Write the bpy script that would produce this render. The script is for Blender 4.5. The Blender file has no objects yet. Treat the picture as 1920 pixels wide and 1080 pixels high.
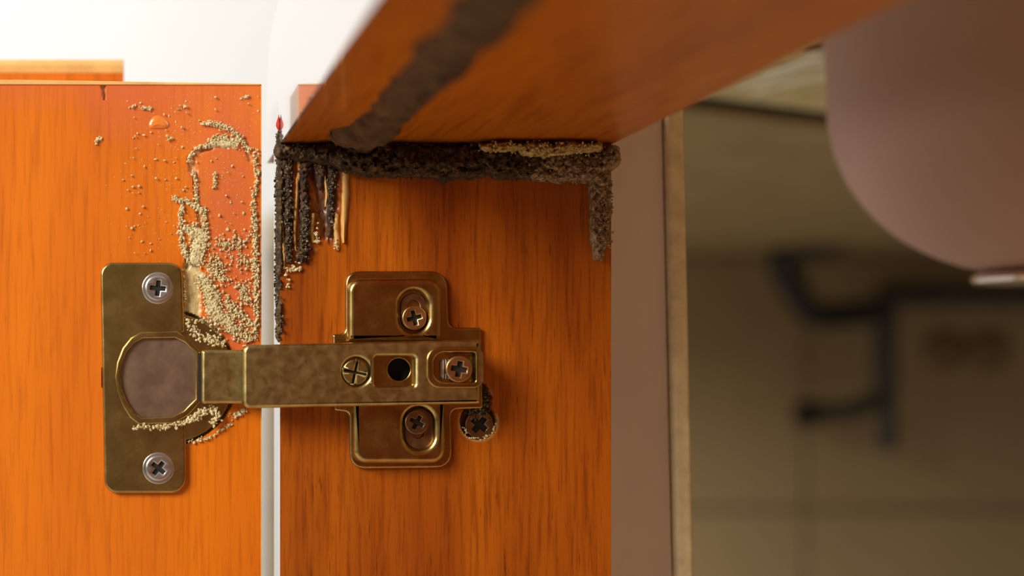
import bpy, bmesh, math, random
import numpy as np
from mathutils import Vector, Matrix

# ------------------------------------------------------------------ camera, sky, lamps, exposure
# millimetres everywhere below; origin on the camera axis at the panel's face (Y = 0); Z0 = axis height over the floor
D = 400.0                     # camera to panel face
S = 0.141                     # mm per pixel (1920 px frame) on the panel face
K = S / D
Z0 = 620.0
scene = bpy.context.scene

def mm(x, y, z):
    return Vector((x * .001, y * .001, (z + Z0) * .001))

cam_data = bpy.data.cameras.new('camera')
cam = bpy.data.objects.new('camera', cam_data)
scene.collection.objects.link(cam)
cam.location = mm(0, -D, 0)
cam.rotation_euler = (math.radians(90), 0, 0)
cam_data.sensor_width = 36
cam_data.lens = 36 / 1920 / K
cam_data.shift_x = (960 - 216) / 1920
cam_data.shift_y = (728 - 540) / 1920
cam_data.clip_start = .01
cam_data.clip_end = 50
cam_data.dof.use_dof = True
cam_data.dof.focus_distance = (D - 2) * .001
cam_data.dof.aperture_fstop = 5.6
scene.camera = cam

world = bpy.data.worlds.new('world'); scene.world = world
world.use_nodes = True
bg = world.node_tree.nodes['Background']
bg.inputs[0].default_value = (1.0, .97, .93, 1)
bg.inputs[1].default_value = .3

def area(name, loc, target, size, power, color):
    d = bpy.data.lights.new(name, 'AREA'); d.energy = power; d.color = color
    d.shape = 'RECTANGLE'; d.size = size[0]; d.size_y = size[1]
    o = bpy.data.objects.new(name, d); scene.collection.objects.link(o)
    o.location = mm(*loc)
    o.rotation_euler = (mm(*target) - o.location).to_track_quat('-Z', 'Y').to_euler()
    return o
area('window_light', (-1250, -1000, 800), (60, 0, 0), (.8, .8), 40, (1, .96, .9))
area('wall_fill_light', (-750, 550, 1100), (0, 1700, -150), (1.2, .8), 19, (1, .99, .97))  # unseen lamp, added to brighten the back wall

scene.view_settings.view_transform = 'Standard'
scene.view_settings.look = 'None'
scene.view_settings.gamma = 1
scene.view_settings.use_curve_mapping = False
scene.view_settings.exposure = 0.0

rng = np.random.default_rng(7)
random.seed(7)

# ------------------------------------------------------------------ materials
def new_mat(name):
    m = bpy.data.materials.new(name); m.use_nodes = True
    nt = m.node_tree; b = nt.nodes['Principled BSDF']
    return m, nt, b

def node(nt, t, **kw):
    n = nt.nodes.new(t)
    for k, v in kw.items():
        if k.startswith('i_'):
            n.inputs[int(k[2:])].default_value = v
        else:
            setattr(n, k, v)
    return n

def coords(nt, scale, rot=(0, 0, 0)):
    tc = node(nt, 'ShaderNodeTexCoord'); mp = node(nt, 'ShaderNodeMapping')
    mp.inputs['Scale'].default_value = scale
    mp.inputs['Rotation'].default_value = rot
    nt.links.new(tc.outputs['Object'], mp.inputs['Vector'])
    return mp.outputs['Vector']

def noise(nt, vec, scale, detail=4, rough=.55, dist=0):
    n = node(nt, 'ShaderNodeTexNoise')
    n.inputs['Scale'].default_value = scale; n.inputs['Detail'].default_value = detail
    n.inputs['Roughness'].default_value = rough; n.inputs['Distortion'].default_value = dist
    nt.links.new(vec, n.inputs['Vector'])
    return n.outputs['Fac']

def ramp(nt, fac, stops):
    r = node(nt, 'ShaderNodeValToRGB')
    el = r.color_ramp.elements
    while len(el) < len(stops): el.new(.5)
    for e, (p, c) in zip(el, stops):
        e.position = p; e.color = (*c, 1)
    nt.links.new(fac, r.inputs['Fac'])
    return r.outputs['Color']

def mixc(nt, fac, a, b, mode='MIX'):
    m = node(nt, 'ShaderNodeMix', data_type='RGBA', blend_type=mode)
    for sock, v in ((m.inputs[0], fac), (m.inputs[6], a), (m.inputs[7], b)):
        if isinstance(v, (int, float)): sock.default_value = v
        elif isinstance(v, tuple): sock.default_value = (*v, 1)
        else: nt.links.new(v, sock)
    return m.outputs[2]

def bump(nt, b, fac, strength, dist):
    n = node(nt, 'ShaderNodeBump')
    n.inputs['Strength'].default_value = strength; n.inputs['Distance'].default_value = dist
    nt.links.new(fac, n.inputs['Height']); nt.links.new(n.outputs[0], b.inputs['Normal'])

def wood(name, c_dark, c_mid, c_light, pore, axis='Z', rough=.28, coat=.35, gnaw=None, scuff=None, broad=14, grain=.75):
    m, nt, b = new_mat(name)
    sc = {'Z': (1, 1, .05), 'Y': (1, .05, 1), 'X': (.05, 1, 1)}[axis]
    sc2 = {'Z': (1, 1, .12), 'Y': (1, .12, 1), 'X': (.12, 1, 1)}[axis]
    v = coords(nt, sc); v2 = coords(nt, sc2)
    n1 = noise(nt, v, 800, 5, .62, .3)
    n2 = noise(nt, v2, broad * 3, 3, .5, .3)
    n3 = noise(nt, v, 1900, 3, .6)
    base = ramp(nt, n2, [(.3, c_dark), (.5, c_mid), (.7, c_light)])
    streak = ramp(nt, n1, [(.32, (.5, .38, .34)), (.52, (1, 1, 1)), (.75, (1.08, 1.05, 1))])
    col = mixc(nt, grain, base, streak, 'MULTIPLY')
    pr = ramp(nt, n3, [(.3, (1, 1, 1)), (.40, (0, 0, 0))])
    col = mixc(nt, pr, col, mixc(nt, pore[1], col, pore[0]))
    if gnaw:
        at = node(nt, 'ShaderNodeAttribute', attribute_name='gnaw')
        vg = coords(nt, (1, 1, .35)); ng = noise(nt, vg, 900, 4, .7)
        gc = ramp(nt, ng, [(.3, gnaw[0]), (.6, gnaw[1])])
        col = mixc(nt, at.outputs['Fac'], col, gc)
    if scuff:
        at = node(nt, 'ShaderNodeAttribute', attribute_name='scuff')
        col = mixc(nt, at.outputs['Fac'], col, scuff)
    nt.links.new(col, b.inputs['Base Color'])
    b.inputs['Roughness'].default_value = rough
    b.inputs['Coat Weight'].default_value = coat
    b.inputs['Coat Roughness'].default_value = .12
    bump(nt, b, n1, .25, .00012)
    return m

def metal(name, c1, c2, rough=.32, metallic=1.0, grime=None, sc=180):
    m, nt, b = new_mat(name)
    v = coords(nt, (1, 1, 1))
    n1 = noise(nt, v, sc, 5, .6, .3); n2 = noise(nt, v, 1400, 3, .7)
    col = ramp(nt, n1, [(.35, c1), (.65, c2)])
    if grime:
        g = ramp(nt, n2, [(.55, (0, 0, 0)), (.75, (.7, .7, .7))])
        col = mixc(nt, g, col, grime)
    nt.links.new(col, b.inputs['Base Color'])
    r = node(nt, 'ShaderNodeMapRange'); r.inputs[3].default_value = rough * .75; r.inputs[4].default_value = rough * 1.4
    nt.links.new(n1, r.inputs[0]); nt.links.new(r.outputs[0], b.inputs['Roughness'])
    b.inputs['Metallic'].default_value = metallic
    bump(nt, b, n2, .12, .00008)
    return m

def crumb(name, stops, sc=1200, rough=.9, bs=.6):
    m, nt, b = new_mat(name)
    v = coords(nt, (1, 1, 1))
    n1 = noise(nt, v, sc, 4, .7); n2 = noise(nt, v, sc * 3, 3, .7)
    nt.links.new(ramp(nt, n1, stops), b.inputs['Base Color'])
    b.inputs['Roughness'].default_value = rough
    bump(nt, b, n2, bs, .0002)
    return m

def plain(name, col, rough=.5, var=.12, sc=20, metallic=0, coat=0, ior=1.5, bs=0, bsc=300):
    m, nt, b = new_mat(name)
    v = coords(nt, (1, 1, 1)); n1 = noise(nt, v, sc, 5, .6)
    d = tuple(c * (1 - var) for c in col); l = tuple(min(1, c * (1 + var)) for c in col)
    nt.links.new(ramp(nt, n1, [(.3, d), (.7, l)]), b.inputs['Base Color'])
    b.inputs['Roughness'].default_value = rough; b.inputs['Metallic'].default_value = metallic
    b.inputs['Coat Weight'].default_value = coat; b.inputs['Coat Roughness'].default_value = .04
    b.inputs['IOR'].default_value = ior
    if bs: bump(nt, b, noise(nt, v, bsc, 4, .6), bs, .0005)
    return m

M = {}
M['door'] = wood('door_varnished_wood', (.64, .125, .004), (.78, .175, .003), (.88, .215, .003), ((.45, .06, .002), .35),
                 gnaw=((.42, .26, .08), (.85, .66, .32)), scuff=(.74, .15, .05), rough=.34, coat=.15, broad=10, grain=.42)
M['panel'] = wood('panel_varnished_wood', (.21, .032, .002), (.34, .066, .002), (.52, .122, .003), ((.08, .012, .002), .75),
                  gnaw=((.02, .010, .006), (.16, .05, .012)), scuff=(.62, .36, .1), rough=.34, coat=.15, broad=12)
M['rail'] = wood('rail_varnished_wood', (.42, .10, .001), (.52, .135, .002), (.6, .165, .002), ((.2, .05, .003), .5), axis='Y', rough=.4, coat=.15)
M['edge'] = plain('glossy_edge_laminate', (.5, .47, .46), .12, .05, 60, coat=1.0, ior=1.7)
M['rail_edge'] = plain('glossy_rail_laminate', (.36, .31, .30), .12, .05, 60, coat=1.0, ior=1.7)
M['edge_orange'] = plain('varnished_edge', (.95, .5, .16), .3, .2, 90, coat=.3)
M['brass'] = metal('yellow_zinc', (.43, .28, .085), (.58, .40, .13), .24, grime=(.36, .24, .09))
M['brass_arm'] = metal('worn_yellow_zinc', (.46, .34, .12), (.64, .49, .20), .32, grime=(.46, .35, .18), sc=420)
M['cup'] = metal('brown_cup_steel', (.26, .16, .1), (.33, .21, .14), .42, metallic=.75)
M['nickel'] = metal('pale_nickel', (.62, .56, .5), (.78, .72, .66), .28)
M['copper'] = metal('coppery_screw', (.5, .26, .1), (.7, .42, .18), .32)
M['bronze'] = metal('dark_bronze_screw', (.24, .13, .07), (.36, .21, .1), .34)
M['dark'] = plain('recess_shade', (.012, .008, .006), .7, .3, 500)  # near-black: shade of gaps and hollows put into the colour
M['frass'] = crumb('pale_frass', [(.3, (.42, .30, .12)), (.5, (.78, .64, .33)), (.7, (.92, .82, .55))])
M['frass_dark'] = crumb('dark_frass', [(.35, (.015, .010, .006)), (.52, (.10, .07, .035)), (.66, (.46, .38, .22))])
M['mud'] = crumb('dark_mud', [(.3, (.010, .006, .003)), (.5, (.06, .031, .010)), (.68, (.20, .11, .038))], 500)
M['mud_gallery'] = crumb('gallery_mud', [(.32, (.008, .004, .003)), (.52, (.06, .025, .009)), (.7, (.24, .10, .03))], 420)
M['mud_tan'] = crumb('tan_mud', [(.3, (.2, .11, .025)), (.5, (.58, .40, .12)), (.7, (.88, .70, .32))], 650)
M['mud_brown'] = crumb('grey_brown_mud', [(.3, (.06, .03, .012)), (.5, (.28, .165, .075)), (.7, (.62, .44, .24))], 800)
M['mud_tube'] = crumb('tube_mud', [(.35, (.035, .016, .005)), (.5, (.11, .055, .018)), (.75, (.19, .1, .035))], 160)
M['splinter'] = wood('raw_splinter_wood', (.55, .27, .05), (.66, .36, .09), (.75, .46, .14), ((.3, .12, .03), .6), rough=.7, coat=0)
M['stub'] = plain('smooth_pinkish_plaster', (.86, .71, .60), .28, .06, 12, coat=.3)
M['stub_trim'] = plain('beige_trim', (.86, .68, .40), .45, .18, 150, bs=.3)
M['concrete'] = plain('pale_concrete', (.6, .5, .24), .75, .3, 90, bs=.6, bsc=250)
M['concrete_far'] = plain('shaded_concrete', (.33, .235, .10), .8, .15, 20, bs=.5, bsc=150)  # same slab as the front piece, its shade put into a darker colour
M['tile'] = plain('beige_tile', (.36, .255, .125), .45, .06, 6)
M['grout'] = plain('grout', (.2, .14, .08), .9, .1, 60)
M['pipe'] = plain('black_pipe_plastic', (.012, .008, .006), .5, .2, 30)
M['pipe_grey'] = plain('grey_pipe', (.05, .042, .03), .6, .2, 30)
M['basin'] = plain('pinkish_brown_ceramic', (.41, .235, .175), .7, .05, 8, coat=0)
M['chrome'] = plain('chrome', (.8, .72, .68), .18, .03, 40, metallic=1)
M['white'] = plain('white_wall_paint', (.82, .82, .81), .7, .02, 3)
M['grey_wall'] = plain('grey_wall_paint', (.3, .29, .28), .8, .05, 3)
M['dark_wood'] = plain('inner_board', (.6, .42, .24), .6, .2, 30)
M['plaster_pale'] = plain('pale_plaster', (.8, .76, .62), .7, .15, 200)
M['floor'] = plain('grey_floor', (.45, .42, .38), .5, .1, 5)
M['red'] = plain('red_paint', (.6, .03, .015), .3, .1, 200)
M['paint_blob'] = plain('orange_varnish_bead', (.86, .22, .02), .2, .08, 200, coat=.6)

# ------------------------------------------------------------------ helpers
COL = scene.collection
def link(o, parent):
    COL.objects.link(o)
    if parent is not None:
        o.parent = parent
        o.matrix_parent_inverse = Matrix.Translation(-parent.location)

def thing(name, label, cat, loc, group=None):
    o = bpy.data.objects.new(name, None); COL.objects.link(o)
    o.empty_display_size = .01
    o.location = mm(*loc); o['label'] = label; o['category'] = cat
    if group: o['group'] = group
    return o

def tag(o, label=None, cat=None, group=None, kind=None):
    if label: o['label'] = label
    if cat: o['category'] = cat
    if group: o['group'] = group
    if kind: o['kind'] = kind
    return o

def smooth(me, ang=38):
    me.shade_smooth()
    me.set_sharp_from_angle(angle=math.radians(ang))

def mesh_obj(name, verts, faces, mat, parent=None, ang=38, is_mm=True):
    me = bpy.data.meshes.new(name)
    v = np.asarray(verts, dtype=float).copy()
    if is_mm:
        v[:, 2] += Z0; v *= .001
    me.from_pydata(v.tolist(), [], faces if isinstance(faces, list) else faces.tolist())
    me.materials.append(mat)
    smooth(me, ang)
    o = bpy.data.objects.new(name, me); link(o, parent)
    return o

def bevel_mod(o, w, seg=3, ang=35):
    m = o.modifiers.new('bevel', 'BEVEL'); m.width = w * .001; m.segments = seg
    m.limit_method = 'ANGLE'; m.angle_limit = math.radians(ang); m.harden_normals = True
    return o

def box(name, x0, x1, y0, y1, z0, z1, mat, parent=None, bev=0, seg=3):
    v = [(x, y, z) for x in (x0, x1) for y in (y0, y1) for z in (z0, z1)]
    f = [(0, 1, 3, 2), (4, 6, 7, 5), (0, 4, 5, 1), (2, 3, 7, 6), (0, 2, 6, 4), (1, 5, 7, 3)]
    o = mesh_obj(name, v, f, mat, parent)
    if bev: bevel_mod(o, bev, seg)
    return o

def prism(name, pts, axis, a, b, mat, parent=None, bev=0, seg=3):
    """pts: 2-D outline (mm) swept along axis from a to b; axis X: pts=(y,z); Y: (x,z); Z: (x,y)"""
    n = len(pts); v = []
    for t in (a, b):
        for p, q in pts:
            v.append({'X': (t, p, q), 'Y': (p, t, q), 'Z': (p, q, t)}[axis])
    f = [tuple(range(n)), tuple(range(2 * n - 1, n - 1, -1))] + [(i, i + n, (i + 1) % n + n, (i + 1) % n) for i in range(n)]
    me = bpy.data.meshes.new(name)
    me.from_pydata([mm(*p) for p in v], [], f); me.materials.append(mat)
    bm = bmesh.new(); bm.from_mesh(me); bmesh.ops.recalc_face_normals(bm, faces=bm.faces); bm.to_mesh(me); bm.free()
    smooth(me)
    o = bpy.data.objects.new(name, me); link(o, parent)
    if bev: bevel_mod(o, bev, seg)
    return o

def W(px, py, Y=0.0):
    f = K * (D + Y)
    return ((px - 216) * f, Y, (728 - py) * f)

def rr(x0, y0, x1, y1, r, n=7):
    r4 = r if isinstance(r, (tuple, list)) else (r,) * 4      # tl, tr, br, bl
    pts = []
    for (cx, cy, rad, a0) in ((x0 + r4[0], y0 + r4[0], r4[0], 180), (x1 - r4[1], y0 + r4[1], r4[1], 270),
                              (x1 - r4[2], y1 - r4[2], r4[2], 0), (x0 + r4[3], y1 - r4[3], r4[3], 90)):
        for i in range(n + 1):
            a = math.radians(a0 + 90 * i / n)
            pts.append((cx + rad * math.cos(a), cy + rad * math.sin(a)))
    return pts

def circ(cx, cy, r, n=36, a0=0, a1=360):
    return [(cx + r * math.cos(math.radians(a0 + (a1 - a0) * i / n)), cy + r * math.sin(math.radians(a0 + (a1 - a0) * i / n))) for i in range(n)]

def slot(cx, y0, y1, r, n=14):
    return [(cx + r * math.cos(math.radians(180 + 180 * i / n)), y0 + r * math.sin(math.radians(180 + 180 * i / n))) for i in range(n + 1)] + \
           [(cx + r * math.cos(math.radians(180 * i / n)), y1 + r * math.sin(math.radians(180 * i / n))) for i in range(n + 1)]

def cross(cx, cy, r, w, ang=0):
    p = [(r, w), (w, w), (w, r), (-w, r), (-w, w), (-r, w), (-r, -w), (-w, -w), (-w, -r), (w, -r), (w, -w), (r, -w)]
    c, s = math.cos(math.radians(ang)), math.sin(math.radians(ang))
    return [(cx + x * c - y * s, cy + x * s + y * c) for x, y in p]

def plate(name, outs, front, thick, bev, mat, parent=None, res=4, ang=32):
    """flat stamped piece; outs = outlines in frame px as seen on its front face (first outer, others holes);
    front = height of the front face over the panel (mm, towards the camera)"""
    f = K * (D - front)
    cd = bpy.data.curves.new('c', 'CURVE'); cd.dimensions = '2D'; cd.fill_mode = 'BOTH'
    cd.extrude = max(thick / 2 - bev, 0.001); cd.bevel_depth = bev; cd.bevel_resolution = res; cd.offset = -bev
    for oi, pts in enumerate(outs):
        P = [((x - 216) * f, (728 - y) * f) for x, y in pts]
        ar = sum(P[i][0] * P[(i + 1) % len(P)][1] - P[(i + 1) % len(P)][0] * P[i][1] for i in range(len(P)))
        if (ar > 0) != (oi > 0): P = P[::-1]     # outer clockwise, holes counter-clockwise
        sp = cd.splines.new('POLY'); sp.points.add(len(P) - 1); sp.use_cyclic_u = True
        for q, (x, y) in zip(sp.points, P): q.co = (x, y, 0, 1)
    co = bpy.data.objects.new('c', cd); COL.objects.link(co)
    dg = bpy.context.evaluated_depsgraph_get()
    me = bpy.data.meshes.new_from_object(co.evaluated_get(dg))
    bpy.data.objects.remove(co); bpy.data.curves.remove(cd)
    me.name = name
    n = len(me.vertices); a = np.empty(n * 3); me.vertices.foreach_get('co', a); a = a.reshape(-1, 3)
    b = np.stack([a[:, 0], -front + thick / 2 - a[:, 2], a[:, 1] + Z0], 1) * .001
    me.vertices.foreach_set('co', b.ravel())
    bm = bmesh.new(); bm.from_mesh(me); bmesh.ops.remove_doubles(bm, verts=bm.verts, dist=1e-6)
    bmesh.ops.recalc_face_normals(bm, faces=bm.faces); bm.to_mesh(me); bm.free()
    me.materials.clear(); me.materials.append(mat)
    smooth(me, ang)
    o = bpy.data.objects.new(name, me); link(o, parent)
    if bev: o.modifiers.new('wn', 'WEIGHTED_NORMAL')
    return o

def tube(name, pts, rad, mat, parent=None, n=14):
    """round tube through points (mm), with caps"""
    P = [Vector(p) for p in pts]; rads = rad if isinstance(rad, (list, tuple)) else [rad] * len(P)
    v = []; f = []; up = Vector((0, 1, 0))
    for i, p in enumerate(P):
        t = (P[min(i + 1, len(P) - 1)] - P[max(i - 1, 0)]).normalized()
        a = up - t * up.dot(t)
        if a.length < .1: a = Vector((1, 0, 0)) - t * t.x
        a.normalize(); b = t.cross(a)
        for k in range(n):
            q = 2 * math.pi * k / n
            v.append(tuple(p + (a * math.cos(q) + b * math.sin(q)) * rads[i]))
    for i in range(len(P) - 1):
        for k in range(n):
            f.append((i * n + k, i * n + (k + 1) % n, (i + 1) * n + (k + 1) % n, (i + 1) * n + k))
    f.append(tuple(range(n - 1, -1, -1))); f.append(tuple((len(P) - 1) * n + k for k in range(n)))
    return mesh_obj(name, v, f, mat, parent, 50)

def fillet(pts, r, n=6):
    P = [Vector(p) for p in pts]; out = [P[0]]
    for i in range(1, len(P) - 1):
        a = (P[i - 1] - P[i]); b = (P[i + 1] - P[i]); d = min(r, a.length * .45, b.length * .45)
        p0 = P[i] + a.normalized() * d; p1 = P[i] + b.normalized() * d
        for k in range(n + 1):
            t = k / n; out.append((p0 * (1 - t) + P[i] * t) * (1 - t) + (P[i] * (1 - t) + p1 * t) * t)
    out.append(P[-1]); return [tuple(q) for q in out]

def lathe(name, prof, cx, cy, mat, parent=None, n=64):
    v = []; f = []
    for (r, z) in prof:
        for k in range(n):
            a = 2 * math.pi * k / n; v.append((cx + r * math.cos(a), cy + r * math.sin(a), z))
    for i in range(len(prof) - 1):
        for k in range(n):
            f.append((i * n + k, i * n + (k + 1) % n, (i + 1) * n + (k + 1) % n, (i + 1) * n + k))
    return mesh_obj(name, v, f, mat, parent, 40)

def vnoise(x, y, seed=0):
    r = np.random.default_rng(seed); T = r.random((64, 64))
    xi = np.floor(x).astype(int); yi = np.floor(y).astype(int); fx = x - xi; fy = y - yi
    fx = fx * fx * (3 - 2 * fx); fy = fy * fy * (3 - 2 * fy)
    g = lambda a, b: T[a % 64, b % 64]
    return (g(xi, yi) * (1 - fx) + g(xi + 1, yi) * fx) * (1 - fy) + (g(xi, yi + 1) * (1 - fx) + g(xi + 1, yi + 1) * fx) * fy

def fbm(x, y, s, seed=0, o=4):
    t = 0; a = .5; tot = 0
    for i in range(o):
        t = t + a * vnoise(x / s * 2 ** i + 7.3 * i, y / s * 2 ** i + 3.1 * i, seed + i); tot += a; a *= .55
    return t / tot

def seg_dist(X, Y, x0, y0, r0, x1, y1, r1):
    dx, dy = x1 - x0, y1 - y0; L = dx * dx + dy * dy + 1e-9
    t = np.clip(((X - x0) * dx + (Y - y0) * dy) / L, 0, 1)
    return np.hypot(X - x0 - t * dx, Y - y0 - t * dy) / (r0 + (r1 - r0) * t)

def chain(pts):
    """[(x,y,r,h),...] -> capsules"""
    return [(a[0], a[1], a[2], b[0], b[1], b[2], (a[3] + b[3]) / 2) for a, b in zip(pts, pts[1:])]

def crust(name, segs, cell, mapf, mat, parent=None, edge=.5, es=10, rough=.5, rs=5, seed=1, floor_h=-.3, pits=()):
    x0 = min(min(s[0] - s[2], s[3] - s[5]) for s in segs) - 4 * cell; x1 = max(max(s[0] + s[2], s[3] + s[5]) for s in segs) + 4 * cell
    y0 = min(min(s[1] - s[2], s[4] - s[5]) for s in segs) - 4 * cell; y1 = max(max(s[1] + s[2], s[4] + s[5]) for s in segs) + 4 * cell
    gx = np.arange(x0, x1, cell); gy = np.arange(y0, y1, cell)
    X, Y = np.meshgrid(gx, gy); H = np.full(X.shape, -1.0)
    en = (fbm(X, Y, es, seed) - .5) * 2 * edge
    for s in segs:
        d = seg_dist(X, Y, *s[:6]) + en
        H = np.maximum(H, np.where(d < 1, s[6] * np.sqrt(np.clip(1 - d * d, 0, 1)), -.5 * (d - 1)))
    pos = H > 0
    H = np.where(pos, H * (1 - rough + 2 * rough * fbm(X, Y, rs, seed + 20)), H)
    for (px, py, pr, ph) in pits:
        H = np.where(pos, H - ph * np.exp(-((X - px) ** 2 / (pr[0] ** 2) + (Y - py) ** 2 / (pr[1] ** 2))), H)
    H = np.clip(H, floor_h, None)
    ny, nx = H.shape
    keep = pos[:-1, :-1] | pos[1:, :-1] | pos[:-1, 1:] | pos[1:, 1:]
    idx = np.arange(nx * ny).reshape(ny, nx)
    q = np.stack([idx[:-1, :-1], idx[:-1, 1:], idx[1:, 1:], idx[1:, :-1]], -1)[keep]
    used = np.unique(q); re = np.full(nx * ny, -1); re[used] = np.arange(len(used))
    V = mapf(X.ravel()[used], Y.ravel()[used], H.ravel()[used])
    o = mesh_obj(name, V, re[q][:, ::-1], mat, parent, 80)
    return o

def map_panel(x, y, h):            # frame px on the plane Y = 0, h mm towards the camera
    return np.stack([(x - 216) * S, -h, (728 - y) * S], 1)

ICO = None
def ico():
    global ICO
    if ICO is None:
        bm = bmesh.new(); bmesh.ops.create_icosphere(bm, subdivisions=1, radius=1)
        ICO = (np.array([v.co[:] for v in bm.verts]), np.array([[v.index for v in f.verts] for f in bm.faces])); bm.free()
    return ICO

def grains(name, pts, mat, parent=None, size=(.22, .55), seed=3):
    """pts: (n,3) mm centres -> one mesh of little crumbs"""
    r = np.random.default_rng(seed); v0, f0 = ico(); n = len(pts)
    sz = r.uniform(size[0], size[1], n)[:, None, None] * r.uniform(.6, 1.25, (n, 1, 3))
    jit = r.uniform(.72, 1.22, (n, len(v0), 1))
    V = (v0[None] * jit * sz + np.asarray(pts)[:, None, :]).reshape(-1, 3)
    F = (f0[None] + (np.arange(n) * len(v0))[:, None, None]).reshape(-1, 3)
    return mesh_obj(name, V, F, mat, parent, 20)

def along(pts, dens, seed=0):
    """random px points around a polyline [(x,y,r)], dens per 100 px^2"""
    r = np.random.default_rng(seed); out = []
    for a, b in zip(pts, pts[1:]):
        L = math.hypot(b[0] - a[0], b[1] - a[1]) + 1; rm = (a[2] + b[2]) / 2
        n = max(1, int(L * rm * 2 * dens / 100))
        t = r.random(n); rad = a[2] + (b[2] - a[2]) * t
        o = r.normal(0, .5, (n, 2)).clip(-1.2, 1.2) * rad[:, None]
        out.append(np.stack([a[0] + (b[0] - a[0]) * t, a[1] + (b[1] - a[1]) * t], 1) + o)
    return np.concatenate(out)

def on_face(P, h=(0, .4), seed=0):
    r = np.random.default_rng(seed)
    return map_panel(P[:, 0], P[:, 1], r.uniform(h[0], h[1], len(P)))

def board(name, x0, x1, y0, y1, thick, cell, depthf, gnawf, scufff, mats, parent, zbot):
    """slab whose front face (px box x0..x1, y0..y1 on Y=0) is a carved grid; mats = face, side"""
    gx = np.linspace(x0, x1, int((x1 - x0) / cell) + 1); gy = np.linspace(y0, y1, int((y1 - y0) / cell) + 1)
    X, Y = np.meshgrid(gx, gy); d = depthf(X, Y)
    rim = (X == gx[0]) | (X == gx[-1]) | (Y == gy[0]) | (Y == gy[-1])
    V = map_panel(X.ravel(), Y.ravel(), -d.ravel())
    ny, nx = X.shape; idx = np.arange(nx * ny).reshape(ny, nx)
    q = np.stack([idx[:-1, :-1], idx[1:, :-1], idx[1:, 1:], idx[:-1, 1:]], -1).reshape(-1, 4).tolist()
    nf = len(q)
    ring = list(idx[0, :]) + list(idx[1:, -1]) + list(idx[-1, -2::-1]) + list(idx[-2:0, 0][::1])
    nv = len(V); V2 = V[ring].copy(); V2[:, 1] = thick
    V = np.vstack([V, V2]); n = len(ring)
    for i in range(n):
        q.append([int(ring[i]), int(ring[(i + 1) % n]), nv + (i + 1) % n, nv + i])
    q.append([nv + i for i in range(n)])
    o = mesh_obj(name, V, q, mats[0], parent, 40)
    for m in mats[1:]: o.data.materials.append(m)
    mi = np.zeros(len(q), dtype=np.int32)
    mi[nf:] = 1 if len(mats) > 1 else 0
    if len(mats) > 2:      # top ring segment
        mi[nf:nf + nx - 1] = 2
    o.data.polygons.foreach_set('material_index', mi)
    for nm, fn in (('gnaw', gnawf), ('scuff', scufff)):
        a = o.data.attributes.new(nm, 'FLOAT', 'POINT'); vals = np.zeros(len(V)); vals[:nx * ny] = fn(X, Y).ravel()
        a.data.foreach_set('value', vals)
    return o

# ------------------------------------------------------------------ setting
FL = -Z0
tag(box('floor', -2600, 1500, -2200, 1720, FL - 40, FL, M['floor']), kind='structure')
tag(box('wall_back', -2600, 1500, 1700, 1760, FL, 1800, M['white']), kind='structure')
tag(box('wall_left', -2660, -2600, -2200, 1760, FL, 1800, M['white']), kind='structure')
tag(box('wall_right', 1300, 1360, -2200, 1760, FL, 1800, M['white']), kind='structure')
tag(box('wall_front', -2600, 1360, -2260, -2200, FL, 1800, M['grey_wall']), kind='structure')
carc = thing('cabinet_carcass', 'dark wooden cabinet interior around the viewer, outside the frame', 'cabinet', (650, -500, FL + 60))
box('far_side_panel', 44, 700, -900, -882, FL + 60, 130, M['panel'], carc)
box('back_board', 690, 702, -882, -20, FL + 60, 130, M['dark_wood'], carc)
box('bottom_board', 44, 690, -882, -20, FL + 60, FL + 76, M['dark_wood'], carc)

# tiled wall behind the under-counter space
tw = tag(box('wall_under_counter', 150, 1290, 1094, 1130, FL, 165, M['grout']), kind='structure')
f = K * 1487
jx = (1512 - 216) * f; jz = (728 - 955) * f; ts = 330
for i in range(-2, 3):
    for j in range(-1, 2):
        xa, xb = jx + i * ts, jx + (i + 1) * ts; za, zb = jz + (j - 1) * ts, jz + j * ts
        xa, xb = max(xa, 152), min(xb, 1288); zb = min(zb, 129); za = max(za, FL)
        if xb - xa < 20 or zb - za < 20: continue
        box('tile', xa + 1.8, xb - 1.8, 1087, 1094, za + 1.8, zb - 1.8, M['tile'], tw, .8, 2)

# counter slab over the cabinets: front piece, dark strip standing in for the joint's shade, rear piece
def jl(x): return 273 + (x - 262) * (319 - 273) / (348 - 262)
slab = thing('counter_slab', 'rough beige concrete counter slab above the black pipes and basin', 'counter', (460, 500, 130))
prism('slab_section', [(150, 40), (1290, 40), (1290, jl(1290)), (150, jl(150))], 'Z', 130, 165, M['concrete'], slab)
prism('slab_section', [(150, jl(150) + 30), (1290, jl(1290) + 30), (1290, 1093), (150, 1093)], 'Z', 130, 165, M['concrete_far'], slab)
prism('slab_section', [(60, -900), (1290, -900), (1290, 40), (60, 40)], 'Z', 130, 165, M['concrete'], slab)
prism('joint_shade', [(150, jl(150)), (1290, jl(1290)), (1290, jl(1290) + 30), (150, jl(150) + 30)], 'Z', 134, 150, M['dark'], slab)

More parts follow.
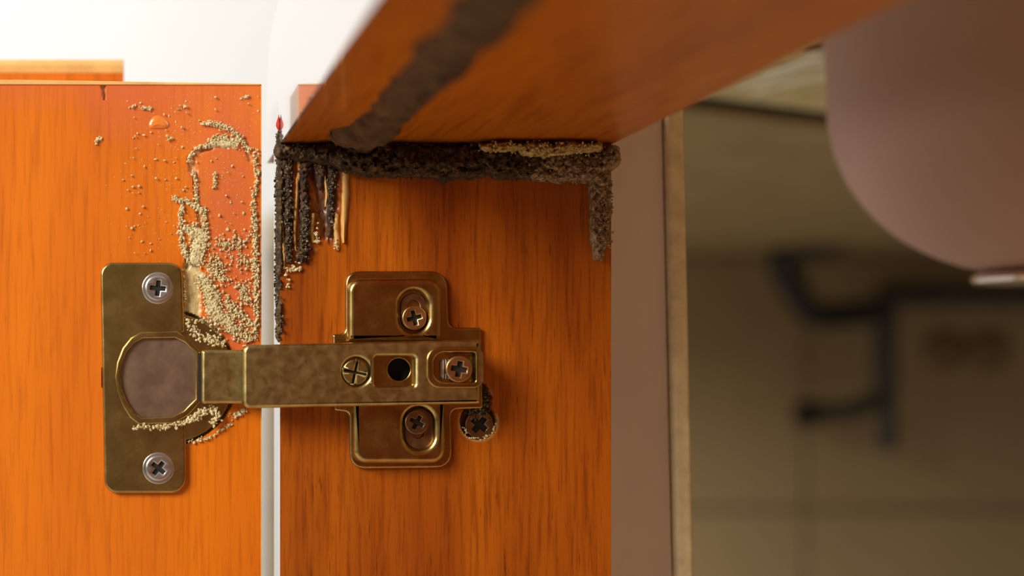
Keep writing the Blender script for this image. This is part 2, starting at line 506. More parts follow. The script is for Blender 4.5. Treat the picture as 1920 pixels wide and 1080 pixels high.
# ------------------------------------------------------------------ cabinet side panel (middle)
PX0, PX1, PY0, PY1 = 525, 1146, 268, 1300
grooves = [(604, 300, 34, 606, 385, 24), (541, 300, 7, 541, 470, 6), (571, 300, 9, 570, 470, 8), (600, 295, 20, 604, 395, 14), (622, 300, 9, 622, 455, 6), (603, 400, 16, 603, 440, 12)]
def p_groove(X, Y):
    g = np.zeros(X.shape); n = (fbm(X * 3, Y, 30, 5) - .5) * .9
    for s in grooves:
        g = np.maximum(g, np.clip(1.25 - (seg_dist(X, Y, *s) + n), 0, 1))
    return g * np.clip((fbm(X * 5, Y, 60, 9)) * 2.2 - .3, 0, 1)
def p_hole(X, Y):
    return np.clip((1.05 - np.hypot(X - 897, Y - 790) / 33) * 12, 0, 1)
def p_slotmark(X, Y):                  # gnawed pit running up from the screw hole
    return np.clip((1.2 - seg_dist(X, Y, 903, 735, 13, 903, 780, 20) + (fbm(X, Y, 8, 3) - .5)) * 4, 0, 1)
def p_depth(X, Y):
    return 1.3 * p_groove(X, Y) + 2.2 * np.maximum(p_hole(X, Y), .6 * p_slotmark(X, Y)) + .05 * (fbm(X * 4, Y, 90, 2) - .5)
def p_gnaw(X, Y):
    return np.clip(np.maximum(np.maximum(p_groove(X, Y) * 1.2, p_hole(X, Y)), p_slotmark(X, Y)), 0, 1)
def p_scuff(X, Y):
    ring = np.exp(-((np.hypot(X - 897, Y - 790) / 36 - 1) / .07) ** 2) * (Y > 775)
    chips = np.exp(-((seg_dist(X, Y, 590, 400, 7, 592, 470, 4)) ** 2) * 1.5) * (fbm(X, Y, 12, 4) > .5) * .6
    return np.clip(ring * .8 + chips, 0, 1)
side = thing('cabinet_side_panel', 'varnished reddish brown wooden side panel carrying the hinge mounting plate', 'panel', (87, 8, FL + 60))
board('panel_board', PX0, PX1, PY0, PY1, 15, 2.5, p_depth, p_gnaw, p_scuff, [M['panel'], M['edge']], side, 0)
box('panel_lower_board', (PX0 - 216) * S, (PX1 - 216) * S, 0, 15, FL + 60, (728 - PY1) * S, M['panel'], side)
# light splinters left standing between the grooves
for k, (x, ya, yb, w, ht) in enumerate([(646, 300, 456, 8, 1.0), (555, 335, 470, 4, .7), (586, 400, 455, 5, .6), (632, 402, 470, 6, .6), (531, 420, 505, 4, .7), (611, 330, 388, 3, .5), (560, 300, 345, 5, .5)]):
    n = 10; v = []; fc = []
    for i in range(n + 1):
        t = i / n; y = ya + (yb - ya) * t
        ww = w * (.35 + .65 * math.sin(math.pi * min(1, .12 + t * .88)) ** .6) * (.85 + .3 * random.random())
        xx = x + 2.0 * math.sin(t * 5 + k)
        for (dx, h) in ((-ww, -.2), (-ww * .6, ht * .7), (0, ht), (ww * .7, ht * .6), (ww, -.2)):
            v.append(tuple(map_panel(np.array([xx + dx]), np.array([y]), np.array([h]))[0]))
        if i: fc += [((i - 1) * 5 + j, i * 5 + j, i * 5 + j + 1, (i - 1) * 5 + j + 1) for j in range(4)]
    mesh_obj('wood_splinter', v, fc, M['splinter'], side, 60)

def screw(cx, cy, r, front, mat, parent, cw=.17, cr=.62, ang=8, lab=None, bev=.35, th=1.6, floor=None, name='screw'):
    o = plate(name, [circ(cx, cy, r), cross(cx, cy, r * cr, r * cw, ang)], front, th, bev, mat, parent, 3)
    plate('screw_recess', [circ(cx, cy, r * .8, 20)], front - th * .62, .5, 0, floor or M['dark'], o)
    if lab: o['label'] = lab
    return o
screw(899, 796, 27, -.4, M['bronze'], side, cw=.2, cr=.6, ang=40, lab='dark recessed screw under the right end of the hinge arm')

# ------------------------------------------------------------------ top rail
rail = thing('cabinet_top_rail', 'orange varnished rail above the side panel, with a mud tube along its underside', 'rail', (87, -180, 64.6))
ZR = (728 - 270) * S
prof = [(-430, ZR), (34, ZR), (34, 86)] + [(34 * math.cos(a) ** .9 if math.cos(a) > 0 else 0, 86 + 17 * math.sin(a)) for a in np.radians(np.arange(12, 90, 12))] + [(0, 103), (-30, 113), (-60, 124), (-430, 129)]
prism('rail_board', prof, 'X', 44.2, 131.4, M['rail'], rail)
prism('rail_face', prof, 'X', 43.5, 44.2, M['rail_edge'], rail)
# chipped right arris of the rail
rg = np.random.default_rng(4)

def rail_pt(px, py):
    f = ZR / (728 - py)
    return (px - 216) * f, f / K - D
def map_rail(x, y, h):
    return np.stack([x, y, ZR - h], 1)

tp = [(668, 268, 4.6), (694, 240, 5.6), (735, 205, 4.4), (765, 172, 4.4), (800, 140, 5.0), (832, 105, 5.4), (866, 68, 5.2), (905, 30, 5.4), (950, -20, 5.6), (1010, -90, 5.6), (1080, -180, 5)]
pts = [(*rail_pt(a, b), r) for a, b, r in tp]
tube_c = crust('mud_tube', chain([(x, y, r * (1.3 if i < 2 else 1.12), 3.4) for i, (x, y, r) in enumerate(pts)]), .45, map_rail, M['mud_tube'], None, edge=.5, es=7, rough=.55, rs=2.6, seed=12)
tag(tube_c, 'dark brown termite mud tube running diagonally along the underside of the rail', 'mud tube')

# ------------------------------------------------------------------ plaster stub wall with trim (right of the panel)
stub = thing('plaster_pier', 'smooth greyish pink plastered pier with a beige edge strip', 'pier', (170, 40, FL))
y1_ = 30
xa = W(1135, 0, y1_)[0]; xb = W(1262, 0, y1_)[0]; xc = W(1306, 0, y1_ - 4)[0]
tl = W(0, 215, y1_)[2]
sk = 20 * K * 430 / (870 * K * 430)      # slight lean of the edge strip
def leanp(x, z): return x - (z + 60) * .022
def stubprism(name, x0, x1, ya, yb, mat, bev, zt=80):
    zb = -420
    v = [(leanp(x0, zb), zb), (leanp(x1, zb), zb), (leanp(x1, zt), zt), (leanp(x0, zt), zt)]
    return prism(name, v, 'Y', ya, yb, mat, stub, bev, 4)
stubprism('plaster_body', 118, xb, y1_, y1_ + 28, M['stub'], .6)
stubprism('edge_strip', xb + .3, xc, y1_ - 3, y1_ + 28, M['stub_trim'], 1.4)

# ------------------------------------------------------------------ doors at left
DX1, DY0 = 490, 158
chan = [(358, 300, 7, 362, 318, 8), (368, 285, 5, 395, 275, 5), (364, 320, 4, 370, 390, 4), (372, 390, 5, 384, 440, 6), (458, 262, 4, 470, 300, 5), (479, 400, 5, 482, 470, 5), (350, 500, 6, 362, 480, 10)]
raw = [(366, 500, 8, 360, 590, 14), (352, 470, 6, 356, 600, 6)]
def d_ch(X, Y):
    g = np.zeros(X.shape); n = (fbm(X, Y, 12, 15) - .5) * 1.2
    for s in chan: g = np.maximum(g, np.clip(1.3 - seg_dist(X, Y, *s) + n, 0, 1))
    return g
def d_raw(X, Y):
    g = np.zeros(X.shape)
    for s in raw: g = np.maximum(g, np.clip((1.2 - seg_dist(X, Y, *s) + (fbm(X, Y, 14, 18) - .5) * .8) * 3, 0, 1))
    return g
def d_bore(X, Y):                     # 35 mm hinge bore
    return np.clip((1.0 - np.hypot(X - 318, Y - 708) / 127) * 60, 0, 1)
def d_notch(X, Y):
    return np.clip(1.4 - seg_dist(X, Y, 194, 150, 5, 196, 185, 2.5) + (fbm(X, Y, 8, 6) - .5), 0, 1)
def d_depth(X, Y):
    return .9 * d_ch(X, Y) + .6 * d_raw(X, Y) + 3.0 * d_bore(X, Y) + 1.2 * d_notch(X, Y)
def d_gnaw(X, Y):
    return np.clip(np.maximum(d_raw(X, Y), np.maximum(d_bore(X, Y), np.maximum(.55 * d_ch(X, Y), .8 * d_notch(X, Y)))), 0, 1)
def d_scuff(X, Y):
    a = np.clip(1.5 - seg_dist(X, Y, 425, 250, 60, 440, 620, 55) , 0, 1) * .9
    b = np.clip(1.4 - seg_dist(X, Y, 220, 200, 60, 420, 230, 60), 0, 1) * .6
    st = fbm(X, Y * 2.2, 26, 31)
    g = np.maximum(a, b) * (.35 + .75 * st) + np.clip(1 - (Y - 158) / 60, 0, 1) * .45
    return np.clip(g, 0, .85) * (1 - d_gnaw(X, Y))
door = thing('cupboard_door', 'open orange varnished cabinet door with pale termite galleries and the hinge cup', 'cabinet door', (-20, 10, (728 - 1300) * S))
board('door_board', -260, DX1, DY0, 1300, 18, 2.5, d_depth, d_gnaw, d_scuff, [M['door'], M['edge_orange'], M['edge_orange']], door, 0)
prism('top_edge_strip', [(-260, (728 - 155) * S), (-260, (728 - 148) * S), ((40 - 216) * S, (728 - 150) * S), ((DX1 - 217) * S, (728 - 157) * S), ((DX1 - 217) * S, (728 - 160) * S)], 'Y', -.35, 17, M['edge_orange'], door, .25, 2)
box('side_edge_strip', (DX1 - 217) * S, (DX1 - 215.4) * S, -.05, 17.5, -80, (728 - 160) * S, M['edge_orange'], door)
# bead of varnish on the door
v = []; fc = []; n = 24
for j in range(7):
    a = j / 6 * math.pi / 2
    for k in range(n):
        q = 2 * math.pi * k / n; rx = 20 * math.cos(a) * (1 + .12 * math.cos(q)); ry = 13 * math.cos(a)
        v.append(tuple(map_panel(np.array([296 + rx * math.cos(q)]), np.array([232 + ry * math.sin(q) + 3 * math.cos(2 * q)]), np.array([-.1 + .8 * math.sin(a)]))[0]))
for j in range(6):
    for k in range(n): fc.append((j * n + k, j * n + (k + 1) % n, (j + 1) * n + (k + 1) % n, (j + 1) * n + k))
mesh_obj('varnish_bead', v, fc, M['paint_blob'], door, 80)

d2 = thing('cupboard_door', 'second orange wooden door top standing behind the open door', 'cabinet door', (-60, 70, (728 - 1300) * S))
xr = W(232, 0, 52)[0]; zt = W(0, 106, 52)[2]
box('door_board', -140, xr, 52, 70, -80, zt - 5.0, M['door'], d2)
prism('top_molding', [(52, zt - 5), (52, zt - 2.4), (53.5, zt - .6), (56, zt), (70, zt), (70, zt - 5)], 'X', -140, xr, M['edge_orange'], d2, .3, 2)
box('door_board_lower', -140, xr, 52, 70, (728 - 1300) * S, -80, M['door'], d2)

# ------------------------------------------------------------------ concealed hinge
hinge = thing('concealed_hinge', 'brass coloured concealed hinge joining the open door to the side panel', 'hinge', (60, -2, 0))
def sk(pts, dx=8, y0=492, y1=925):    # the flange leans a little
    return [(x + dx * (y - y0) / (y1 - y0), y) for x, y in pts]
well = [(352, 640), (372, 660), (372, 752), (350, 776)] + [(x, y) for x, y in [(325, 790), (262, 792), (246, 780), (232, 757), (222, 730), (219, 706), (223, 680), (233, 655), (248, 636), (265, 626), (330, 624)]]
inner = [(346, 643), (366, 662), (366, 748), (344, 770), (322, 780), (266, 783), (252, 772), (238, 752), (229, 728), (226, 706), (229, 682), (238, 660), (252, 643), (268, 635), (328, 634)]
def grow(pts, cx, cy, s): return [(cx + (x - cx) * s, cy + (y - cy) * s) for x, y in pts]
fl = sk(rr(188, 492, 342, 925, (24, 24, 30, 24)))
# flange bites into the cup opening
tl_, tr_, br_, bl_ = (lambda f: (f[0:8], f[8:16], f[16:24], f[24:32]))(fl)
cshape = tl_ + tr_ + [(346, 622)] + [(330, 628), (266, 629), (250, 639), (235, 657), (226, 681), (222, 706), (225, 729), (235, 756), (248, 778), (262, 789), (325, 787), (348, 777)] + br_ + bl_
plate('cup_flange', [cshape], 1.6, 1.5, .72, M['brass'], hinge)
arc_r = circ(318, 708, 121, 60)
plate('cup_rim', [arc_r, grow(well, 296, 706, .985)], .5, .6, .2, M['brass'], hinge)
rim = plate('well_lip', [grow(well, 296, 706, 1.05), inner], 2.3, 3.4, .5, M['brass'], hinge)
plate('hinge_cup', [grow(inner, 296, 706, 1.03)], 1.2, 1.0, .35, M['cup'], hinge)
box('cup_gap_shade', *[W(371, 0, -1)[0], W(379, 0, -1)[0]], -2.5, 0, W(0, 752, -1)[2], W(0, 662, -1)[2], M['dark'], hinge)  # solid dark strip in place of the shaded gap beside the link
# link and arm
plate('link', [rr(378, 656, 470, 757, 6)], 4.2, 4.0, .9, M['brass_arm'], hinge, 4)
def taper(pts, x0, x1, top0, top1, bot0, bot1):
    out = []
    for x, y in pts:
        t = (x - x0) / (x1 - x0); tt = top0 + (top1 - top0) * t; bb = bot0 + (bot1 - bot0) * t
        out.append((x, tt + (bb - tt) * y))
    return out
def arm_outline():
    x0, x1 = 456, 901; o = []
    for x, y in rr(x0, 0, x1, 100, (12, 3, 3, 12)): o.append((x, y / 100))
    return taper(o, x0, x1, 647, 637, 766, 757)
arm = plate('hinge_arm', [arm_outline(), circ(668, 697, 27), rr(703, 668, 778, 724, 5), rr(812, 660, 905 - 6, 718, (22, 8, 8, 22))], 11.5, 2.6, 1.0, M['brass_arm'], hinge, 5)
# channel sides below the top of the arm
for (ya, yb) in ((650, 656), (750, 756)):
    za = W(0, ya, -9)[2]; zb = W(0, yb, -9)[2]
    box('arm_side', W(462, 0, -9)[0], W(896, 0, -9)[0], -9.6, -1.2, zb, za, M['brass_arm'], hinge, .3, 2)
box('arm_end', W(457, 0, -9)[0] , W(462, 0, -9)[0], -9.6, -3.2, W(0, 757, -9)[2], W(0, 655, -9)[2], M['dark'], hinge)
plate('inner_channel', [rr(640, 660, 898, 752, 4), circ(748, 693, 21)], 9.0, 1.2, .3, M['brass'], hinge)
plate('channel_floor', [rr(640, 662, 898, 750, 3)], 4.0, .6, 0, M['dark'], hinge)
plate('slot_frame', [rr(800, 650, 897, 728, (26, 6, 6, 26)), rr(813, 661, 892, 717, (20, 5, 5, 20))], 12.0, 1.0, .45, M['brass'], hinge)
tb = plate('threaded_ridge', [rr(826, 676, 858, 710, 3)], 10.0, 1.2, .3, M['bronze'], hinge)
for i in range(4):
    x = 830 + i * 5
    plate('thread', [rr(x, 674, x + 2.6, 711, 1)], 10.6, .8, .2, M['nickel'], tb)
# adjusting screws
screw(666, 698, 24, 11.2, M['brass_arm'], hinge, cw=.09, cr=.93, ang=12, lab='brass adjusting screw in the arm')
screw(861, 692, 25, 12.6, M['copper'], hinge, cw=.2, cr=.6, ang=10, lab='coppery fixing screw at the end of the arm')
# mounting plate: flat cross + two raised wings
def round_poly(pts, r, n=5):
    out = []
    m = len(pts)
    for i in range(m):
        p = Vector((*pts[i], 0)); a = Vector((*pts[i - 1], 0)) - p; b = Vector((*pts[(i + 1) % m], 0)) - p
        rr_ = r[i] if isinstance(r, (list, tuple)) else r
        d = min(rr_, a.length * .48, b.length * .48)
        p0 = p + a.normalized() * d; p1 = p + b.normalized() * d
        for k in range(n + 1):
            t = k / n; q = (p0 * (1 - t) + p * t) * (1 - t) + (p * (1 - t) + p1 * t) * t
            out.append((q.x, q.y))
    return out
crossp = [(648, 508), (838, 508), (842, 614), (902, 614), (906, 766), (846, 768), (848, 877), (656, 879), (655, 773), (627, 770), (624, 627), (648, 625)]
plate('mounting_plate', [round_poly(crossp, [28, 32, 16, 4, 5, 14, 32, 30, 10, 4, 4, 10])], 1.6, 1.5, .6, M['brass'], hinge, 4)
plate('raised_wing', [rr(653, 521, 829, 640, (26, 26, 4, 4)), slot(776, 572, 596, 27)], 4.6, 3.2, 1.5, M['brass'], hinge, 6)
plate('raised_wing', [rr(662, 742, 836, 869, (4, 4, 26, 26)), slot(786, 792, 816, 28)], 4.6, 3.2, 1.5, M['brass'], hinge, 6)
plate('slot_seat', [slot(776, 574, 596, 25), slot(776, 574, 590, 11)], 2.6, .9, .3, M['bronze'], hinge)
plate('slot_seat', [slot(786, 792, 816, 27), slot(785, 796, 812, 10)], 2.6, .9, .3, M['bronze'], hinge)
screw(777, 596, 23, 4.3, M['copper'], hinge, cw=.16, cr=.6, ang=-14, lab='coppery screw in the upper wing of the mounting plate')
screw(782, 792, 23, 4.3, M['bronze'], hinge, cw=.15, cr=.58, ang=28, lab='dark bronze screw in the lower wing of the mounting plate')
# chrome screws of the cup flange
for (cx, cy, a, lab) in ((296, 540, 5, 'pale chrome screw at the top of the cup flange'), (297, 878, 38, 'pale chrome screw at the bottom of the cup flange')):
    r_ = plate('screw_seat', [circ(cx, cy, 30), circ(cx, cy, 22)], 1.9, .7, .28, M['nickel'], hinge)
    screw(cx, cy, 24, 2.6, M['nickel'], hinge, cw=.16, cr=.6, ang=a, lab=lab, th=1.1, bev=.45)

# ------------------------------------------------------------------ mud bank in the corner under the rail
def map_bank(x, y, h):
    f = K * (D - h)
    return np.stack([(x - 216) * f, -h, (728 - y) * f], 1)
bank = crust('mud_bank', chain([(528, 284, 14, 4), (600, 288, 18, 5), (655, 292, 34, 8), (720, 294, 40, 8), (790, 304, 32, 6), (850, 304, 36, 6), (930, 306, 30, 6), (1000, 308, 28, 5)]), 1.6, map_bank, M['mud'],
             None, edge=.35, es=26, rough=.55, rs=9, seed=40)
tag(bank, 'dark blackish brown termite mud packed in the corner under the rail', 'termite mud')
bank2 = crust('mud_bank', chain([(985, 300, 18, 5), (1010, 306, 34, 5), (1060, 308, 34, 5.5), (1110, 308, 34, 5.5), (1142, 296, 22, 5)]) + chain([(1124, 330, 20, 4.5), (1126, 400, 20, 4.2), (1124, 450, 17, 3.6), (1120, 478, 9, 2.4)]) + chain([(1130, 290, 10, 4), (1154, 282, 8, 3)]),
              1.5, map_bank, M['mud_brown'], None, edge=.22, es=18, rough=.55, rs=7, seed=52,
              pits=[(1032, 268, (9, 4), 3), (1105, 290, (26, 7), 2.5), (1095, 278, (10, 4), 2), (1030, 318, (10, 4), 2)])
tag(bank2, 'lighter brown termite mud hanging down at the right corner of the panel', 'termite mud')
tan = crust('mud_crust', chain([(908, 273, 13, 10), (940, 276, 13, 10.4), (972, 271, 13, 10)]) + chain([(985, 280, 16, 9.4), (1020, 279, 18, 9.2), (1070, 276, 16, 9.4), (1118, 272, 13, 9.2)]), 1.4, map_bank, M['mud_tan'], None, edge=.3, es=12, rough=.35, rs=6, seed=61,
            pits=[(910, 267, (12, 5), 8), (965, 266, (14, 5), 8), (1033, 267, (11, 5.5), 8), (1106, 266, (15, 5), 8)])
tag(tan, 'yellowish tan mud crust with dark exit holes just under the rail', 'termite mud')

def hsurf(P, base, seed): return on_face(P, base, seed)
G = [on_face(along([(525, 284, 14), (600, 290, 18), (700, 302, 30), (850, 306, 30), (1000, 308, 28)], 2.6, 1), (3.5, 5.6), 1)]
tag(grains('mud_crumbs', np.concatenate(G), M['mud'], None, (.2, .5), 5), 'fine dark crumbs on the mud bank under the rail', 'crumbs', kind='stuff')
G = [on_face(along([(1005, 310, 30), (1060, 312, 30), (1130, 300, 24)], 3.5, 2), (3, 5), 2), on_face(along([(1124, 330, 17), (1126, 400, 19), (1122, 450, 16), (1120, 482, 8)], 9, 3), (2.4, 4.2), 3),
     on_face(along([(985, 335, 5), (1050, 338, 5), (1105, 342, 5)], 12, 4), (.3, 1.2), 4)]
G = np.concatenate(G); G = G[G[:, 0] < (1141 - 216) * S]
tag(grains('mud_crumbs', G, M['mud_brown'], None, (.2, .48), 6), 'greyish brown crumbs on the hanging mud at the panel corner', 'crumbs', kind='stuff')

P = along([(905, 276, 10), (975, 276, 10), (1060, 280, 14), (1120, 276, 10)], 6, 44)
Gt = map_bank(P[:, 0], P[:, 1], np.random.default_rng(3).uniform(8.5, 11, len(P)))
Gt = Gt[Gt[:, 2] < ZR - .3]
tag(grains('tan_crumbs', Gt, M['mud_tan'], None, (.15, .4), 45), 'yellowish tan crumbs on the mud crust just under the rail', 'crumbs', kind='stuff')
# dark gallery mud in the gnawed top left corner of the panel
gal = crust('gallery_mud', chain([(538, 292, 11, 1.6), (539, 350, 6.5, 1.3), (540, 420, 7, 1.3), (541, 490, 7, 1.2)]) + chain([(572, 292, 13, 1.8), (570, 345, 8, 1.3), (572, 430, 8, 1.4), (568, 480, 12, 1.7)])
            + chain([(605, 290, 20, 1.3), (602, 325, 9, .7), (600, 350, 4, .4)]) + chain([(622, 292, 10, 1.5), (621, 370, 6, 1.0), (618, 440, 4, .7)]),
            1.5, map_panel, M['mud_gallery'], None, edge=.9, es=9, rough=.8, rs=5, seed=71)
tag(gal, 'black gallery mud in vertical gnawed grooves left of the tan splinter', 'termite mud')
E = [(514, 250, 7), (516, 330, 9), (514, 400, 8), (516, 470, 8), (512, 540, 7), (516, 600, 8), (516, 636, 6)]
def map_edge(x, y, h):              # wraps the front corner of the panel at X = 43.57 mm
    X = (x - 216) * S; xe = (PX0 - 216) * S
    over = np.clip(xe - X, 0, None)
    return np.stack([np.where(X < xe, xe - h * .55, X), np.where(X < xe, over * 3.0 - h * .4, -h), (728 - y) * S], 1)
edge_c = crust('edge_mud', chain([(524, 248, 5, 1.0), (523, 330, 9, 1.6), (522, 400, 9, 1.6), (521, 470, 8, 1.4), (519, 540, 7, 1.3), (520, 600, 8, 1.4), (521, 634, 6, 1)]), 1.4, map_edge, M['mud'], None, edge=.6, es=10, rough=.6, rs=5, seed=81)
tag(edge_c, 'dark crumbly mud strip along the white front edge of the side panel', 'termite mud')
P = np.concatenate([along([(523, 250, 5), (521, 330, 10), (520, 400, 10), (517, 470, 9), (517, 540, 8), (519, 600, 9), (521, 634, 6)], 11, 5)])
r_ = np.random.default_rng(8); h = r_.uniform(.4, 1.5, len(P))
tag(grains('edge_crumbs', map_edge(P[:, 0], P[:, 1], h), M['frass_dark'], None, (.2, .5), 9), 'dark and pale crumbs stuck along the front edge of the side panel', 'crumbs', kind='stuff')
P = np.concatenate([along([(540, 300, 7), (540, 400, 7), (541, 492, 8)], 7, 6), along([(571, 380, 8), (573, 440, 10), (568, 485, 13)], 10, 7), along([(620, 300, 10), (620, 420, 5)], 3, 8), along([(604, 290, 16), (600, 330, 7)], 2, 9)])
tag(grains('gallery_crumbs', on_face(P, (.8, 2.0), 10), M['frass_dark'], None, (.2, .45), 11), 'dark speckled crumbs in the gnawed grooves of the side panel', 'crumbs', kind='stuff')
P = np.concatenate([along([(535, 508, 9), (560, 500, 9)], 8, 12), along([(536, 520, 6), (538, 540, 4)], 4, 13), along([(592, 420, 7), (594, 462, 5)], 3, 14), along([(628, 450, 5), (630, 468, 4)], 4, 15)])
tag(grains('pale_crumbs', on_face(P, (.1, .9), 14), M['frass'], None, (.2, .45), 12), 'small pale crumbs below the dark grooves of the side panel', 'crumbs', kind='stuff')
P = np.concatenate([along([(905, 735, 10), (905, 762, 14), (885, 772, 12), (915, 772, 12)], 13, 16)])
tag(grains('hole_crumbs', on_face(P, (-1.0, .5), 15), M['frass_dark'], None, (.18, .4), 13), 'dark mossy crumbs above the recessed screw beside the hinge arm', 'crumbs', kind='stuff')
P = along([(868, 800, 3), (880, 820, 3), (900, 824, 3), (922, 812, 3), (930, 790, 3)], 9, 17)
tag(grains('hole_rim_crumbs', on_face(P, (0, .3), 16), M['frass'], None, (.14, .3), 14), 'pale crumbs round the rim of the recessed screw hole', 'crumbs', kind='stuff')

# ------------------------------------------------------------------ pale frass on the door
L = [([(375, 230, 4), (405, 234, 6), (430, 240, 6), (452, 262, 6), (466, 282, 5)], 9), ([(395, 265, 8), (420, 258, 8), (445, 272, 10)], 8),
     ([(395, 272, 4), (372, 277, 4), (358, 290, 4), (354, 305, 4)], 12), ([(362, 320, 5), (368, 350, 4), (368, 385, 4), (386, 400, 5)], 9),
     ([(324, 372, 6), (350, 378, 6), (386, 396, 6)], 10), ([(340, 385, 4), (338, 430, 5), (345, 475, 6), (355, 490, 6)], 10),
     ([(352, 428, 12), (375, 440, 13), (368, 480, 14)], 9), ([(384, 400, 5), (382, 450, 6), (374, 500, 6)], 8),
     ([(402, 325, 4), (404, 352, 4)], 9), ([(478, 285, 5), (482, 330, 6), (475, 380, 4), (478, 440, 7), (480, 520, 6), (482, 580, 6), (478, 636, 7)], 8),
     ([(375, 520, 12), (395, 545, 18), (400, 580, 20), (430, 610, 16), (470, 636, 12)], 8), ([(392, 490, 18), (420, 520, 16)], 7),
     ([(405, 450, 8), (430, 462, 14), (460, 450, 10)], 5), ([(420, 560, 10), (450, 590, 10), (472, 612, 8)], 7), ([(455, 530, 14), (460, 570, 10)], 6), ([(440, 480, 18), (470, 500, 10)], 4),
     ([(340, 505, 3), (346, 550, 3), (344, 600, 3)], 9), ([(435, 780, 9), (462, 768, 9)], 6), ([(350, 828, 3), (395, 820, 4), (430, 795, 4)], 6),
     ([(245, 200, 4), (282, 204, 3)], 7), ([(178, 268, 4), (192, 258, 4)], 12), ([(452, 184, 3), (466, 182, 3)], 12), ([(335, 203, 4), (350, 200, 3)], 5), ([(312, 258, 4), (326, 260, 3)], 4)]
P = np.concatenate([along(a, d * 2.0, 100 + i) for i, (a, d) in enumerate(L)])
rs_ = np.random.default_rng(77)
sp = np.stack([rs_.uniform(230, 486, 130), rs_.uniform(180, 480, 130)], 1)
sp2 = np.stack([rs_.uniform(385, 486, 260), rs_.uniform(430, 640, 260)], 1)
P = np.concatenate([P, sp, sp2]); P = P[P[:, 0] < 487]
tag(grains('frass_crumbs', on_face(P, (-.1, .7), 21), M['frass'], None, (.12, .44), 22), 'pale sandy termite frass scattered over the top right of the orange door', 'crumbs', kind='stuff')
rim_c = crust('frass_ridge', chain([(352, 430, 9, .6), (376, 440, 10, .7), (366, 482, 12, .7)]) + chain([(378, 520, 9, .5), (396, 550, 12, .6), (402, 582, 14, .6), (432, 612, 10, .5)]) + chain([(398, 268, 6, .5), (440, 270, 7, .5)]),
              1.6, map_panel, M['frass'], None, edge=.7, es=10, rough=.6, rs=5, seed=91)
tag(rim_c, 'lumpy pale frass ridges on the orange door above the hinge cup', 'termite frass')
P = np.stack([rs_.normal(380, 75, 2200), rs_.normal(320, 130, 2200)], 1)
P = P[(P[:, 0] < 487) & (P[:, 0] > 150) & (P[:, 1] > 170) & (P[:, 1] < 640)]
tag(grains('frass_dust', on_face(P, (-.03, .03), 24), M['frass'], None, (.04, .13), 25), 'fine pale dust specks on the upper right of the orange door', 'crumbs', kind='stuff')
# frass filling the hinge bore
P = np.concatenate([along([(352, 606, 8), (372, 628, 12), (400, 640, 12), (420, 645, 6)], 8, 31), along([(350, 600, 4), (385, 600, 6), (410, 620, 5)], 5, 34)])
P2 = np.concatenate([along([(252, 800, 5), (300, 800, 5), (345, 792, 5), (372, 775, 6), (398, 766, 8), (408, 782, 7), (398, 796, 6)], 15, 32), along([(355, 790, 4), (380, 780, 4)], 8, 33)])
tag(grains('cup_crumbs', np.concatenate([on_face(P, (.5, 1.6), 34), on_face(P2, (1.2, 2.6), 35)]), M['frass'], None, (.22, .5), 36), 'sandy frass packed around the hinge cup', 'crumbs', kind='stuff')
# red drip on the white edge
dv = []; df = []
for i in range(9):
    t = i / 8; y = 215 + 30 * t; w = 5.5 * math.sin(math.pi * t ** 1.6) * .9 + .3
    for (dx, hh) in ((-w, -.1), (0, .5), (w, -.1)):
        dv.append(((522.5 + dx - 216) * S, -hh - .15, (728 - y) * S))
    if i: df += [((i - 1) * 3 + j, i * 3 + j, i * 3 + j + 1, (i - 1) * 3 + j + 1) for j in range(2)]
mesh_obj('paint_drip', dv, df, M['red'], rail, 80)

# ------------------------------------------------------------------ under the counter: basin, pipes
bx, by = (1925 - 216) * K * 500, 100.0
R = 60.0
def slab_pt(px, py):
    f = 130 / (728 - py)
    return (px - 216) * f, f / K - D
def map_slab(x, y, h): return np.stack([x, y, 130 - h], 1)
sg = []
for (a, b, c, d, r) in ((1390, 160, 1470, 140, 2.2), (1420, 172, 1500, 150, 1.8), (1480, 130, 1585, 112, 2.6), (1500, 150, 1585, 138, 2.0), (1440, 135, 1530, 108, 2.0), (1530, 98, 1590, 96, 2.2)):
    p = slab_pt(a, b); q = slab_pt(c, d); sg += chain([(*p, r * 1.3, .9), (*q, r * 1.5, .9)])
crust('plaster_ridge', sg, .6, map_slab, M['plaster_pale'], slab, edge=.6, es=6, rough=.5, rs=3, seed=111)
p = slab_pt(1530, 82); q = slab_pt(1600, 74)
tag(crust('dark_patch', chain([(*p, 4, 2.5), (*q, 6, 3)]), .7, map_slab, M['mud'], None, edge=.5, es=5, rough=.5, rs=3, seed=113), 'small dark patch on the slab between the rail and the basin', 'termite mud')  # small raised dark patch on the slab's underside
basin = thing('sink_basin', 'rounded pinkish brown basin hanging under the counter slab, cut by the frame', 'basin', (bx, by, 38))
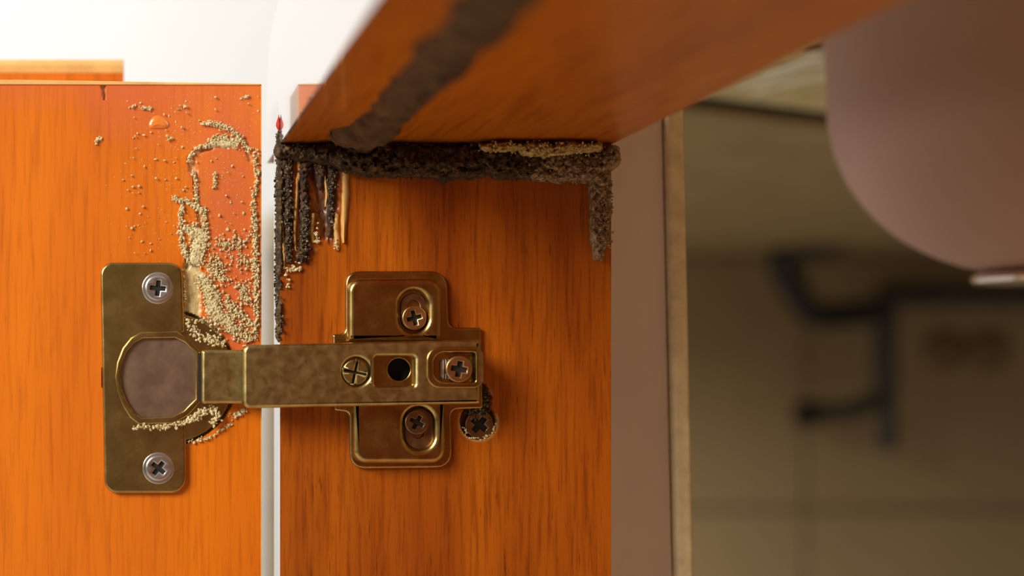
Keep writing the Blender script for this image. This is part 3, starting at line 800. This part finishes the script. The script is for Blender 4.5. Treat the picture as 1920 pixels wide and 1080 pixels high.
pr = [(12, 38.2)] + [(R * math.sin(a), 98 - R * math.cos(a)) for a in np.radians(np.arange(14, 91, 5))] + [(R, 100), (R + .5, 116), (R + 3, 126), (R + 9, 130)]
lathe('bowl', pr, bx, by, M['basin'], basin, 96)
lathe('drain_flange', [(0, 34.2), (12, 34.3), (15.5, 34.9), (16.5, 36.2), (15.6, 37.8), (12, 39.0), (0, 39.2)], bx, by, M['chrome'], basin, 64)

pY = 1010
def PP(px, py, Y=pY): return W(px, py, Y)
dp = thing('drain_pipe', 'black plastic drain pipe bending across the tiled wall below the basin', 'pipe', PP(1590, 840))
tube('upper_bend', fillet([PP(1610, 420, 960), PP(1560, 452, 990), PP(1455, 478), PP(1488, 545), PP(1520, 592), PP(1590, 590), PP(1660, 582)], 18), 12.5, M['pipe'], dp)
tube('vertical_pipe', fillet([PP(1660, 578), PP(1658, 660), PP(1662, 750)], 10), 10.5, M['pipe_grey'], dp)
tube('lower_pipe', [PP(1663, 748), PP(1664, 845)], 8.5, M['pipe_grey'], dp)
tube('outlet_branch', fillet([PP(1655, 745), PP(1600, 772), PP(1500, 776)], 14), 9.5, M['pipe_grey'], dp)
tube('outlet_cap', [PP(1530, 776), PP(1498, 776)], 13, M['pipe'], dp)
wp = tag(tube('water_pipe', [W(1655, 553, 1060), W(2080, 553, 1060)], 12, M['pipe_grey']), 'dark horizontal water pipe along the tiled wall right of the drain pipe', 'pipe')
for (a, lab) in ((1772, 'round brown stain on the tiled wall nearer the drain pipe'), (1852, 'round brown stain on the tiled wall farther from the drain pipe')):
    c = W(a, 660, 1085)
    v = []; fc = []; n = 28
    for (r0, yy) in ((0, -5), (14, -5), (20, -3), (22, 0), (22, 2)):
        for k in range(n):
            q = 2 * math.pi * k / n; v.append((c[0] + r0 * math.cos(q), 1085 + yy, c[2] + r0 * math.sin(q)))
    for j in range(4):
        for k in range(n): fc.append((j * n + k, (j + 1) * n + k, (j + 1) * n + (k + 1) % n, j * n + (k + 1) % n))
    tag(mesh_obj('wall_stain', v, fc, plain('stain_brown', (.2, .12, .05), .6), None, 50), lab, 'stain', 'brown stains on the tiled wall')  # raised brown discs stand in for two faint round stains
